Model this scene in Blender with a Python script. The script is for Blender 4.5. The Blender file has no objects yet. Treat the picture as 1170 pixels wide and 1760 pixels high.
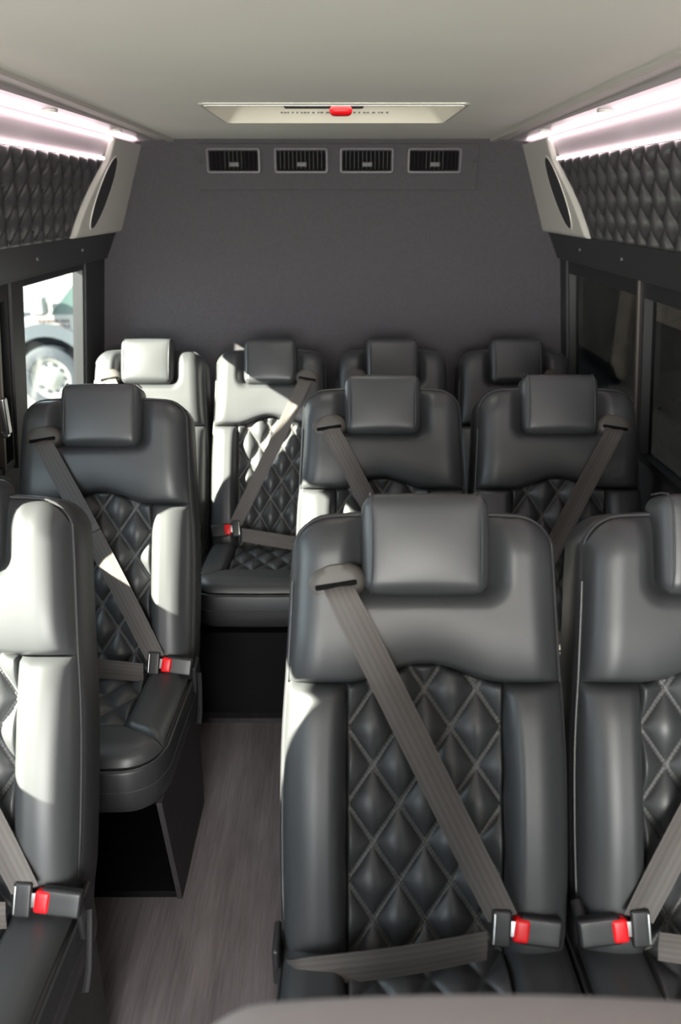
import bpy, bmesh, math, random
from mathutils import Vector, Matrix, Euler
random.seed(7)
SC = bpy.context.scene
C = SC.collection
PI = math.pi

# ------------------------------------------------------------------ camera
F_PX = 1330.0
PITCH = math.atan(540.0 / F_PX)
CAM_Z = 1.58
cam_d = bpy.data.cameras.new('camera')
cam = bpy.data.objects.new('camera', cam_d)
C.objects.link(cam)
cam.location = (0.0, 0.0, CAM_Z)
cam.rotation_euler = (PI / 2 - PITCH, 0, 0)
cam_d.sensor_fit = 'VERTICAL'
cam_d.sensor_height = 24.0
cam_d.lens = 24.0 * F_PX / 1760.0
cam_d.clip_start = 0.02
cam_d.clip_end = 100
cam_d.dof.use_dof = True
cam_d.dof.focus_distance = 1.7
cam_d.dof.aperture_fstop = 2.0
SC.camera = cam

# ------------------------------------------------------------------ sky, sun, exposure
world = bpy.data.worlds.new('world')
SC.world = world
world.use_nodes = True
wn = world.node_tree
wn.nodes.clear()
wo = wn.nodes.new('ShaderNodeOutputWorld')
wb = wn.nodes.new('ShaderNodeBackground')
wb.inputs['Color'].default_value = (0.70, 0.86, 1.0, 1)
wb.inputs['Strength'].default_value = 5.0
wn.links.new(wb.outputs[0], wo.inputs[0])

sun_d = bpy.data.lights.new('sun', 'SUN')
sun_d.energy = 55.0
sun_d.angle = math.radians(0.6)
sun_d.color = (1.0, 0.965, 0.84)
sun = bpy.data.objects.new('sun', sun_d)
C.objects.link(sun)
SUN_DIR = Vector((1.0, 0.50, -0.57)).normalized()
sun.rotation_euler = SUN_DIR.to_track_quat('-Z', 'Y').to_euler()
sun.location = (-6, -3, 6)

# builds an added area lamp
def area(name, loc, rot, sx, sy, energy, color):
    d = bpy.data.lights.new(name, 'AREA')
    d.shape = 'RECTANGLE'; d.size = sx; d.size_y = sy; d.energy = energy; d.color = color
    o = bpy.data.objects.new(name, d); C.objects.link(o)
    o.location = loc; o.rotation_euler = rot
    return o
# unseen area lamp added behind the camera, standing in for windscreen daylight
area('windscreen_fill', (0.0, -1.75, 1.35), (math.radians(80), 0, 0), 1.5, 0.8, 85.0, (1.0, 0.95, 0.86))

vs = SC.view_settings
SC.display_settings.display_device = 'sRGB'
vs.view_transform = 'Standard'
vs.look = 'None'
vs.exposure = 0.5
vs.gamma = 1.0
vs.use_curve_mapping = False
SC.cycles.max_bounces = 8
SC.cycles.transparent_max_bounces = 12

# ------------------------------------------------------------------ materials
def mat(name, color, rough=0.5, spec=0.5, metallic=0.0, coat=0.0, bump=None, emit=None, estr=0.0, sheen=0.0, var=None, transm=0.0):
    m = bpy.data.materials.new(name)
    m.use_nodes = True
    nt = m.node_tree
    b = nt.nodes['Principled BSDF']
    b.inputs['Base Color'].default_value = (*color, 1)
    b.inputs['Roughness'].default_value = rough
    b.inputs['Specular IOR Level'].default_value = spec
    b.inputs['Metallic'].default_value = metallic
    b.inputs['Coat Weight'].default_value = coat
    b.inputs['Sheen Weight'].default_value = sheen
    b.inputs['Transmission Weight'].default_value = transm
    if emit:
        b.inputs['Emission Color'].default_value = (*emit, 1)
        b.inputs['Emission Strength'].default_value = estr
    tc = nt.nodes.new('ShaderNodeTexCoord')
    if var:
        sc, amt = var
        n = nt.nodes.new('ShaderNodeTexNoise'); n.inputs['Scale'].default_value = sc
        n.inputs['Detail'].default_value = 4
        nt.links.new(tc.outputs['Object'], n.inputs['Vector'])
        r = nt.nodes.new('ShaderNodeValToRGB')
        r.color_ramp.elements[0].position = 0.3; r.color_ramp.elements[1].position = 0.7
        r.color_ramp.elements[0].color = (*[c * (1 - amt) for c in color], 1)
        r.color_ramp.elements[1].color = (*[min(1, c * (1 + amt)) for c in color], 1)
        nt.links.new(n.outputs['Fac'], r.inputs[0])
        nt.links.new(r.outputs[0], b.inputs['Base Color'])
    if bump:
        sc, st, dist = bump
        n = nt.nodes.new('ShaderNodeTexNoise'); n.inputs['Scale'].default_value = sc
        n.inputs['Detail'].default_value = 3
        nt.links.new(tc.outputs['Object'], n.inputs['Vector'])
        bp = nt.nodes.new('ShaderNodeBump'); bp.inputs['Strength'].default_value = st
        bp.inputs['Distance'].default_value = dist
        nt.links.new(n.outputs['Fac'], bp.inputs['Height'])
        nt.links.new(bp.outputs[0], b.inputs['Normal'])
    return m

M = {}
M['leather'] = mat('black_leather', (0.040, 0.042, 0.045), 0.42, 0.55, bump=(420, 0.10, 0.001), var=(6, 0.06))
M['leather_side'] = mat('black_vinyl_side', (0.030, 0.030, 0.033), 0.45, 0.5, bump=(300, 0.10, 0.001))
M['wallquilt'] = mat('padded_wall_leather', (0.050, 0.049, 0.052), 0.33, 0.8, bump=(420, 0.10, 0.001))
M['thread'] = mat('grey_thread', (0.16, 0.155, 0.15), 0.7, 0.3)
M['plastic'] = mat('black_plastic', (0.018, 0.018, 0.020), 0.4, 0.5, bump=(200, 0.08, 0.0005))
M['guide'] = mat('belt_guide_vinyl', (0.060, 0.055, 0.050), 0.5, 0.45)
M['slot'] = mat('slot_black', (0.004, 0.004, 0.004), 0.8, 0.1)
M['red'] = mat('red_button', (0.85, 0.006, 0.012), 0.35, 0.5)
M['metal'] = mat('bright_steel', (0.55, 0.55, 0.55), 0.28, 0.5, metallic=1.0)
M['base'] = mat('seat_base_black', (0.005, 0.005, 0.006), 0.7, 0.15)
M['base_side'] = mat('seat_base_vinyl', (0.035, 0.032, 0.034), 0.6, 0.35, var=(25, 0.2))
M['label'] = mat('care_label', (0.55, 0.53, 0.47), 0.7, 0.3)
M['carpet'] = mat('charcoal_carpet', (0.072, 0.068, 0.074), 0.95, 0.15, bump=(900, 0.5, 0.002), var=(120, 0.08), sheen=0.12)
M['beam'] = mat('charcoal_trim', (0.036, 0.035, 0.038), 0.45, 0.45, bump=(350, 0.12, 0.001))
M['trimdark'] = mat('dark_wall_trim', (0.030, 0.029, 0.031), 0.55, 0.4)
M['cream'] = mat('cream_plastic', (0.60, 0.585, 0.54), 0.38, 0.5)
M['gloss'] = mat('glossy_white_panel', (0.42, 0.40, 0.41), 0.25, 0.6)
M['ceiling'] = mat('headliner_fabric', (0.70, 0.69, 0.63), 0.9, 0.2, bump=(260, 0.12, 0.001), var=(3, 0.03))
M['ceiltrim'] = mat('ceiling_trim', (0.48, 0.46, 0.43), 0.6, 0.35)
M['led'] = mat('led_strip', (1, 1, 1), 0.5, 0.2, emit=(1.0, 0.76, 0.81), estr=4.6)
M['spot'] = mat('spot_lens', (1, 1, 1), 0.3, 0.4, emit=(1.0, 0.92, 0.93), estr=6.0)
M['hatchpane'] = mat('hatch_glow_pane', (0.85, 0.82, 0.74), 0.5, 0.3, emit=(1.0, 0.97, 0.88), estr=3.0)  # emission stands in for daylight coming through the hatch pane
M['hatch'] = mat('hatch_cream', (0.74, 0.71, 0.60), 0.5, 0.4)
M['bezel'] = mat('vent_bezel', (0.11, 0.105, 0.115), 0.4, 0.5)
M['vane'] = mat('vent_vane', (0.012, 0.010, 0.014), 0.5, 0.3)
M['speaker'] = mat('speaker_grille', (0.035, 0.034, 0.040), 0.5, 0.45, bump=(600, 0.5, 0.002))
M['frame'] = mat('window_frame_black', (0.016, 0.016, 0.017), 0.4, 0.5)
M['bronze'] = mat('window_channel', (0.10, 0.085, 0.075), 0.35, 0.5, metallic=0.4)
M['paint'] = mat('white_vehicle_paint', (0.17, 0.175, 0.17), 0.3, 0.5, coat=0.5)
M['carglass'] = mat('vehicle_glass', (0.035, 0.062, 0.058), 0.25, 0.6)
M['cladding'] = mat('grey_cladding', (0.035, 0.043, 0.052), 0.5, 0.4)
M['tyre'] = mat('tyre_rubber', (0.016, 0.021, 0.028), 0.7, 0.3)
M['rim'] = mat('pale_rim', (0.12, 0.125, 0.12), 0.3, 0.5)
M['decal'] = mat('faded_decal', (0.08, 0.06, 0.06), 0.5, 0.3)
M['asphalt'] = mat('pale_concrete', (0.12, 0.12, 0.115), 0.9, 0.2, var=(2, 0.15))
M['building'] = mat('dim_building', (0.05, 0.05, 0.05), 0.8, 0.2, var=(1.2, 0.35))
M['tanstrip'] = mat('pale_tan', (0.16, 0.145, 0.125), 0.8, 0.2, var=(3, 0.3))

def webbing():
    m = mat('belt_webbing', (0.095, 0.085, 0.080), 0.55, 0.45)
    nt = m.node_tree; b = nt.nodes['Principled BSDF']
    uv = nt.nodes.new('ShaderNodeUVMap'); uv.uv_map = 'UVMap'
    sx = nt.nodes.new('ShaderNodeSeparateXYZ'); nt.links.new(uv.outputs[0], sx.inputs[0])
    mu = nt.nodes.new('ShaderNodeMath'); mu.operation = 'MULTIPLY'; mu.inputs[1].default_value = 2 * PI * 5
    nt.links.new(sx.outputs[0], mu.inputs[0])
    si = nt.nodes.new('ShaderNodeMath'); si.operation = 'COSINE'; nt.links.new(mu.outputs[0], si.inputs[0])
    r = nt.nodes.new('ShaderNodeMapRange'); r.inputs['From Min'].default_value = -1; r.inputs['From Max'].default_value = 1
    r.inputs['To Min'].default_value = 0; r.inputs['To Max'].default_value = 1
    nt.links.new(si.outputs[0], r.inputs['Value'])
    mx = nt.nodes.new('ShaderNodeMix'); mx.data_type = 'RGBA'
    mx.inputs[6].default_value = (0.074, 0.065, 0.061, 1); mx.inputs[7].default_value = (0.094, 0.083, 0.077, 1)
    nt.links.new(r.outputs[0], mx.inputs[0]); nt.links.new(mx.outputs[2], b.inputs['Base Color'])
    # fine rib bump
    m2 = nt.nodes.new('ShaderNodeMath'); m2.operation = 'MULTIPLY'; m2.inputs[1].default_value = 2 * PI * 22
    nt.links.new(sx.outputs[0], m2.inputs[0])
    s2 = nt.nodes.new('ShaderNodeMath'); s2.operation = 'SINE'; nt.links.new(m2.outputs[0], s2.inputs[0])
    bp = nt.nodes.new('ShaderNodeBump'); bp.inputs['Strength'].default_value = 0.2; bp.inputs['Distance'].default_value = 0.0005
    nt.links.new(s2.outputs[0], bp.inputs['Height']); nt.links.new(bp.outputs[0], b.inputs['Normal'])
    return m
M['belt'] = webbing()

def floor_mat():
    m = mat('vinyl_plank_floor', (0.13, 0.11, 0.12), 0.38, 0.5)
    nt = m.node_tree; b = nt.nodes['Principled BSDF']
    tc = nt.nodes.new('ShaderNodeTexCoord')
    mp = nt.nodes.new('ShaderNodeMapping'); mp.inputs['Scale'].default_value = (60, 3.0, 1)
    nt.links.new(tc.outputs['Object'], mp.inputs['Vector'])
    n = nt.nodes.new('ShaderNodeTexNoise'); n.inputs['Scale'].default_value = 2.2; n.inputs['Detail'].default_value = 8
    n.inputs['Roughness'].default_value = 0.7
    nt.links.new(mp.outputs[0], n.inputs['Vector'])
    mp2 = nt.nodes.new('ShaderNodeMapping'); mp2.inputs['Scale'].default_value = (9, 1.2, 1)
    nt.links.new(tc.outputs['Object'], mp2.inputs['Vector'])
    n2 = nt.nodes.new('ShaderNodeTexNoise'); n2.inputs['Scale'].default_value = 1.5; n2.inputs['Detail'].default_value = 3
    nt.links.new(mp2.outputs[0], n2.inputs['Vector'])
    ad = nt.nodes.new('ShaderNodeMath'); ad.operation = 'ADD'
    nt.links.new(n.outputs['Fac'], ad.inputs[0]); nt.links.new(n2.outputs['Fac'], ad.inputs[1])
    r = nt.nodes.new('ShaderNodeValToRGB')
    r.color_ramp.elements[0].position = 0.38; r.color_ramp.elements[1].position = 0.66
    r.color_ramp.elements[0].color = (0.12, 0.102, 0.108, 1)
    r.color_ramp.elements[1].color = (0.25, 0.222, 0.236, 1)
    hf = nt.nodes.new('ShaderNodeMath'); hf.operation = 'MULTIPLY'; hf.inputs[1].default_value = 0.5
    nt.links.new(ad.outputs[0], hf.inputs[0])
    nt.links.new(hf.outputs[0], r.inputs[0]); nt.links.new(r.outputs[0], b.inputs['Base Color'])
    bp = nt.nodes.new('ShaderNodeBump'); bp.inputs['Strength'].default_value = 0.25; bp.inputs['Distance'].default_value = 0.001
    nt.links.new(n.outputs['Fac'], bp.inputs['Height']); nt.links.new(bp.outputs[0], b.inputs['Normal'])
    return m
M['floor'] = floor_mat()

def glass_mat(name, tint, gloss_rough=0.03):
    m = bpy.data.materials.new(name); m.use_nodes = True
    nt = m.node_tree; nt.nodes.clear()
    o = nt.nodes.new('ShaderNodeOutputMaterial')
    tr = nt.nodes.new('ShaderNodeBsdfTransparent'); tr.inputs[0].default_value = (*tint, 1)
    gl = nt.nodes.new('ShaderNodeBsdfGlossy'); gl.inputs['Roughness'].default_value = gloss_rough
    lw = nt.nodes.new('ShaderNodeLayerWeight'); lw.inputs['Blend'].default_value = 0.5
    pw = nt.nodes.new('ShaderNodeMath'); pw.operation = 'POWER'; pw.inputs[1].default_value = 5.0
    nt.links.new(lw.outputs['Facing'], pw.inputs[0])
    fr = nt.nodes.new('ShaderNodeMath'); fr.operation = 'MULTIPLY_ADD'; fr.inputs[1].default_value = 0.5; fr.inputs[2].default_value = 0.025
    nt.links.new(pw.outputs[0], fr.inputs[0])
    mx = nt.nodes.new('ShaderNodeMixShader')
    nt.links.new(fr.outputs[0], mx.inputs[0]); nt.links.new(tr.outputs[0], mx.inputs[1]); nt.links.new(gl.outputs[0], mx.inputs[2])
    nt.links.new(mx.outputs[0], o.inputs[0])
    return m
M['clear'] = glass_mat('clear_glass', (0.96, 0.97, 0.94))
M['tinted'] = glass_mat('tinted_glass', (0.045, 0.045, 0.045))
M['tinted2'] = glass_mat('tinted_glass_right', (0.10, 0.10, 0.10))

# ------------------------------------------------------------------ helpers
def tag(o, label=None, cat=None, group=None, kind=None):
    if label: o['label'] = label
    if cat: o['category'] = cat
    if group: o['group'] = group
    if kind: o['kind'] = kind
    return o

def empty(name, loc=(0, 0, 0), label=None, cat=None, group=None, rz=0.0):
    o = bpy.data.objects.new(name, None); C.objects.link(o)
    o.empty_display_size = 0.05
    o.location = loc; o.rotation_euler = (0, 0, rz)
    return tag(o, label, cat, group)

def link_bm(name, bm, m, parent=None, smooth=True, angle=40):
    me = bpy.data.meshes.new(name)
    bmesh.ops.remove_doubles(bm, verts=bm.verts, dist=1e-6)
    bmesh.ops.recalc_face_normals(bm, faces=bm.faces)
    bm.to_mesh(me); bm.free()
    if smooth:
        me.polygons.foreach_set('use_smooth', [True] * len(me.polygons))
        if angle is not None and hasattr(me, 'set_sharp_from_angle'):
            me.set_sharp_from_angle(angle=math.radians(angle))
    me.materials.append(m)
    o = bpy.data.objects.new(name, me); C.objects.link(o)
    if parent: o.parent = parent
    return o

def grid(bm, f, nu, nv):
    """f(i/nu, j/nv) -> 3D point; open sheet"""
    vs_ = [[bm.verts.new(f(i / nu, j / nv)) for j in range(nv + 1)] for i in range(nu + 1)]
    for i in range(nu):
        for j in range(nv):
            bm.faces.new((vs_[i][j], vs_[i + 1][j], vs_[i + 1][j + 1], vs_[i][j + 1]))
    return vs_

def add_box(bm, c, s, mtx=None):
    vs_ = []
    for dx in (-.5, .5):
        for dy in (-.5, .5):
            for dz in (-.5, .5):
                p = Vector((c[0] + dx * s[0], c[1] + dy * s[1], c[2] + dz * s[2]))
                if mtx: p = mtx @ p
                vs_.append(bm.verts.new(p))
    for f in ((0, 1, 3, 2), (4, 6, 7, 5), (0, 4, 5, 1), (2, 3, 7, 6), (0, 2, 6, 4), (1, 5, 7, 3)):
        bm.faces.new([vs_[k] for k in f])
    return vs_

def add_rbox(bm, c, s, r, n=6, bulge=(0, 0, 0), mtx=None):
    """rounded box centred at c with size s, edge radius r, optional outward pillow bulge per axis"""
    h = [x / 2 for x in s]
    inner = [max(0.0, x - r) for x in h]
    cache = {}
    def vert(p):
        q = [max(-inner[k], min(inner[k], p[k])) for k in range(3)]
        d = Vector([p[k] - q[k] for k in range(3)])
        if d.length > 1e-9:
            d = d.normalized() * r
        o = [q[k] + d[k] for k in range(3)]
        t = [o[k] / h[k] for k in range(3)]
        for k in range(3):
            a, b = (k + 1) % 3, (k + 2) % 3
            o[k] += t[k] * bulge[k] * (1 - t[a] ** 2) * (1 - t[b] ** 2)
        v = Vector((c[0] + o[0], c[1] + o[1], c[2] + o[2]))
        if mtx: v = mtx @ v
        key = (round(v.x, 6), round(v.y, 6), round(v.z, 6))
        if key not in cache: cache[key] = bm.verts.new(v)
        return cache[key]
    def coords(k):
        rr = r * 0.999
        lo = [-h[k] + rr * (1 - math.cos(a * PI / 2 / 4)) * 1.0 for a in range(5)]
        lo = [-h[k] + rr * a / 4 for a in range(5)]
        mid = [-inner[k] + 2 * inner[k] * a / n for a in range(1, n)]
        return lo + mid + [-x for x in reversed(lo)]
    cs = [coords(k) for k in range(3)]
    for k in range(3):
        a, b = (k + 1) % 3, (k + 2) % 3
        for sgn in (-1, 1):
            A, B = cs[a], cs[b]
            for i in range(len(A) - 1):
                for j in range(len(B) - 1):
                    fv = []
                    for (ii, jj) in ((i, j), (i + 1, j), (i + 1, j + 1), (i, j + 1)):
                        p = [0, 0, 0]; p[k] = sgn * h[k]; p[a] = A[ii]; p[b] = B[jj]
                        v = vert(p)
                        if v not in fv: fv.append(v)
                    if len(fv) >= 3:
                        try: bm.faces.new(fv)
                        except ValueError: pass

def add_tube(bm, pts, r, seg=8, closed=False, cap=True):
    pts = [Vector(p) for p in pts]
    n = len(pts); rings = []
    up = None
    for i, p in enumerate(pts):
        a = pts[i - 1] if (i > 0 or closed) else pts[i]
        b = pts[(i + 1) % n] if (i < n - 1 or closed) else pts[i]
        t = (b - a).normalized()
        if up is None:
            up = t.orthogonal().normalized()
        up = (up - t * up.dot(t)).normalized()
        s = t.cross(up)
        rr = r[i] if isinstance(r, (list, tuple)) else r
        rings.append([bm.verts.new(p + (up * math.cos(2 * PI * k / seg) + s * math.sin(2 * PI * k / seg)) * rr) for k in range(seg)])
    m = n if closed else n - 1
    for i in range(m):
        A, B = rings[i], rings[(i + 1) % n]
        for k in range(seg):
            bm.faces.new((A[k], A[(k + 1) % seg], B[(k + 1) % seg], B[k]))
    if cap and not closed:
        bm.faces.new(rings[0]); bm.faces.new(list(reversed(rings[-1])))

def inset_poly(pts, d):
    n = len(pts); out = []
    for i in range(n):
        a, p, b = Vector(pts[i - 1]), Vector(pts[i]), Vector(pts[(i + 1) % n])
        e1 = (p - a).normalized(); e2 = (b - p).normalized()
        n1 = Vector((-e1.y, e1.x)); n2 = Vector((-e2.y, e2.x))
        nn = n1 + n2
        if nn.length < 1e-6: nn = n1
        nn.normalize()
        out.append(tuple(p + nn * d / max(0.5, nn.dot(n1))))
    return out

def add_loft(bm, pts, levels, fmap, cap0=True, cap1=True):
    """pts CCW outline (a,b); levels = [(w, inset)]; fmap(a,b,w)->3D"""
    rings = []
    for w, ins in levels:
        q = inset_poly(pts, ins) if ins else pts
        rings.append([bm.verts.new(fmap(a, b, w)) for a, b in q])
    n = len(pts)
    for i in range(len(rings) - 1):
        A, B = rings[i], rings[i + 1]
        for k in range(n):
            bm.faces.new((A[k], A[(k + 1) % n], B[(k + 1) % n], B[k]))
    if cap0: bm.faces.new(rings[0])
    if cap1: bm.faces.new(list(reversed(rings[-1])))

def copy_tree(o, parent=None):
    c = o.copy(); C.objects.link(c)
    if parent is not None:
        c.parent = parent
    for ch in [x for x in C.objects if x.parent == o]:
        copy_tree(ch, c)
    return c

def sstep(x, a, b):
    t = max(0.0, min(1.0, (x - a) / (b - a)))
    return t * t * (3 - 2 * t)

def rnd(d, r):
    t = max(0.0, min(1.0, d / r))
    return math.sqrt(max(0.0, 1 - (1 - t) ** 2))

# ------------------------------------------------------------------ the van interior (setting)
XC = -0.03
YR = 2.98          # rear wall
Y0 = -2.2          # front end of the modelled cabin

def wall_prof(side):
    """(half width, z) of the inner surface from floor to soffit"""
    return None

def struct(name, bm, m, smooth=False, angle=30):
    o = link_bm(name, bm, m, None, smooth, angle); o['kind'] = 'structure'; return o

def extrude_y(bm, poly, y0, y1):
    """poly = [(x,z)] closed outline extruded along Y"""
    A = [bm.verts.new((x, y0, z)) for x, z in poly]
    B = [bm.verts.new((x, y1, z)) for x, z in poly]
    n = len(poly)
    for i in range(n):
        bm.faces.new((A[i], A[(i + 1) % n], B[(i + 1) % n], B[i]))
    bm.faces.new(A); bm.faces.new(list(reversed(B)))

# floor
bm = bmesh.new(); add_box(bm, (XC, (Y0 + YR) / 2, -0.03), (2.0, YR - Y0, 0.06)); struct('floor', bm, M['floor'])
# rear wall
bm = bmesh.new(); add_box(bm, (XC, YR + 0.03, 0.92), (1.84, 0.06, 1.96)); struct('wall_back', bm, M['carpet'])

# ceiling with the hatch opening
HX0, HX1, HY0, HY1 = -0.315, 0.285, 1.98, 2.42
def cz(y): return 1.77 + (YR - y) * 0.0100
bm = bmesh.new()
CH = 0.555
def ceil_piece(bm, x0, x1, y0, y1):
    vs_ = []
    for (x, y) in ((x0, y0), (x1, y0), (x1, y1), (x0, y1)):
        vs_.append((x, y))
    lo = [bm.verts.new((x, y, cz(y))) for x, y in vs_]
    hi = [bm.verts.new((x, y, cz(y) + 0.05)) for x, y in vs_]
    bm.faces.new(lo); bm.faces.new(list(reversed(hi)))
    for k in range(4): bm.faces.new((lo[k], lo[(k + 1) % 4], hi[(k + 1) % 4], hi[k]))
ceil_piece(bm, XC - CH, XC + CH, Y0, HY0)
ceil_piece(bm, XC - CH, XC + CH, HY1, YR)
ceil_piece(bm, XC - CH, HX0, HY0, HY1)
ceil_piece(bm, HX1, XC + CH, HY0, HY1)
struct('ceiling', bm, M['ceiling'])
# ceiling edge trims, soffits and side wall shells
for sd, side in ((-1, 'left'), (1, 'right')):
    def X(h): return XC + sd * h
    bm = bmesh.new()
    for (h0, h1, dz0, dz1) in ((0.548, 0.566, -0.010, 0.02), (0.566, 0.612, -0.003, 0.03)):
        pa = []
        for y in (Y0, YR):
            pa.append([bm.verts.new(p) for p in ((X(h0), y, cz(y) + dz0), (X(h1), y, cz(y) + dz0), (X(h1), y, cz(y) + dz1), (X(h0), y, cz(y) + dz1))])
        for k in range(4): bm.faces.new((pa[0][k], pa[0][(k + 1) % 4], pa[1][(k + 1) % 4], pa[1][k]))
        bm.faces.new(pa[0]); bm.faces.new(list(reversed(pa[1])))
    struct('trim_1' if sd < 0 else 'trim_2', bm, M['ceiltrim'])
    # white light shelf (soffit) + glossy band down to the padded panel
    bm = bmesh.new()
    extrude_y(bm, [(X(0.606), 1.768), (X(0.690), 1.760), (X(0.74), 1.80), (X(0.60), 1.84)], Y0, YR)
    extrude_y(bm, [(X(0.681), 1.768), (X(0.702), 1.688), (X(0.74), 1.688), (X(0.72), 1.80)], Y0, YR)
    struct('trim_3' if sd < 0 else 'trim_4', bm, M['gloss'])
    # outer shell behind quilt panel and beam
    bm = bmesh.new()
    extrude_y(bm, [(X(0.722), 1.70), (X(0.800), 1.455), (X(0.86), 1.378), (X(0.875), 1.378), (X(0.94), 1.50), (X(0.86), 1.75)], Y0, YR)
    extrude_y(bm, [(X(0.915), 0.0), (X(0.905), 0.87), (X(0.96), 0.87), (X(0.97), 0.0)], Y0, YR)
    struct('wall_' + side, bm, M['trimdark'])
    # roof skin so no daylight leaks in above the trims
    bm = bmesh.new()
    extrude_y(bm, [(X(0.50), 1.86), (X(0.74), 1.86), (X(0.955), 1.50), (X(0.985), 1.50), (X(0.76), 1.88), (X(0.50), 1.88)], Y0, YR)
    struct('roof_skin', bm, M['trimdark'])

# beams below the padded panels
for sd in (-1, 1):
    def X(h): return XC + sd * h
    root = empty('window_valance', (X(0.80), 0.5, 1.41),
                 'charcoal trim rail above the %s windows' % ('left' if sd < 0 else 'right'), 'trim rail')
    bm = bmesh.new()
    poly = [(0.775, 1.470), (0.782, 1.466), (0.820, 1.386), (0.824, 1.376), (0.90, 1.375), (0.90, 1.470)]
    extrude_y(bm, [(X(h) - root.location.x, z - 1.41) for h, z in poly], Y0 - 0.5, YR - 0.5 - 0.001)
    link_bm('rail', bm, M['beam'], root, False)
    bm = bmesh.new()
    extrude_y(bm, [(X(h) - root.location.x, z - 1.41) for h, z in ((0.774, 1.4700), (0.784, 1.4700), (0.784, 1.4745), (0.774, 1.4745))], Y0 - 0.5, 2.44 - 0.5)
    link_bm('edge_bead', bm, M['bezel'], root, False)
    for y in (2.62, 2.22, 1.2):
        bm = bmesh.new()
        z = 1.425; h = 0.782 + (1.466 - z) / 0.088 * 0.040
        add_tube(bm, [(X(h - 0.0005) - root.location.x, y - 0.5, z - 1.41), (X(h - 0.006) - root.location.x, y - 0.5, z - 1.41)], 0.005, 10)
        link_bm('screw', bm, M['bezel'], root, True)

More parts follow.
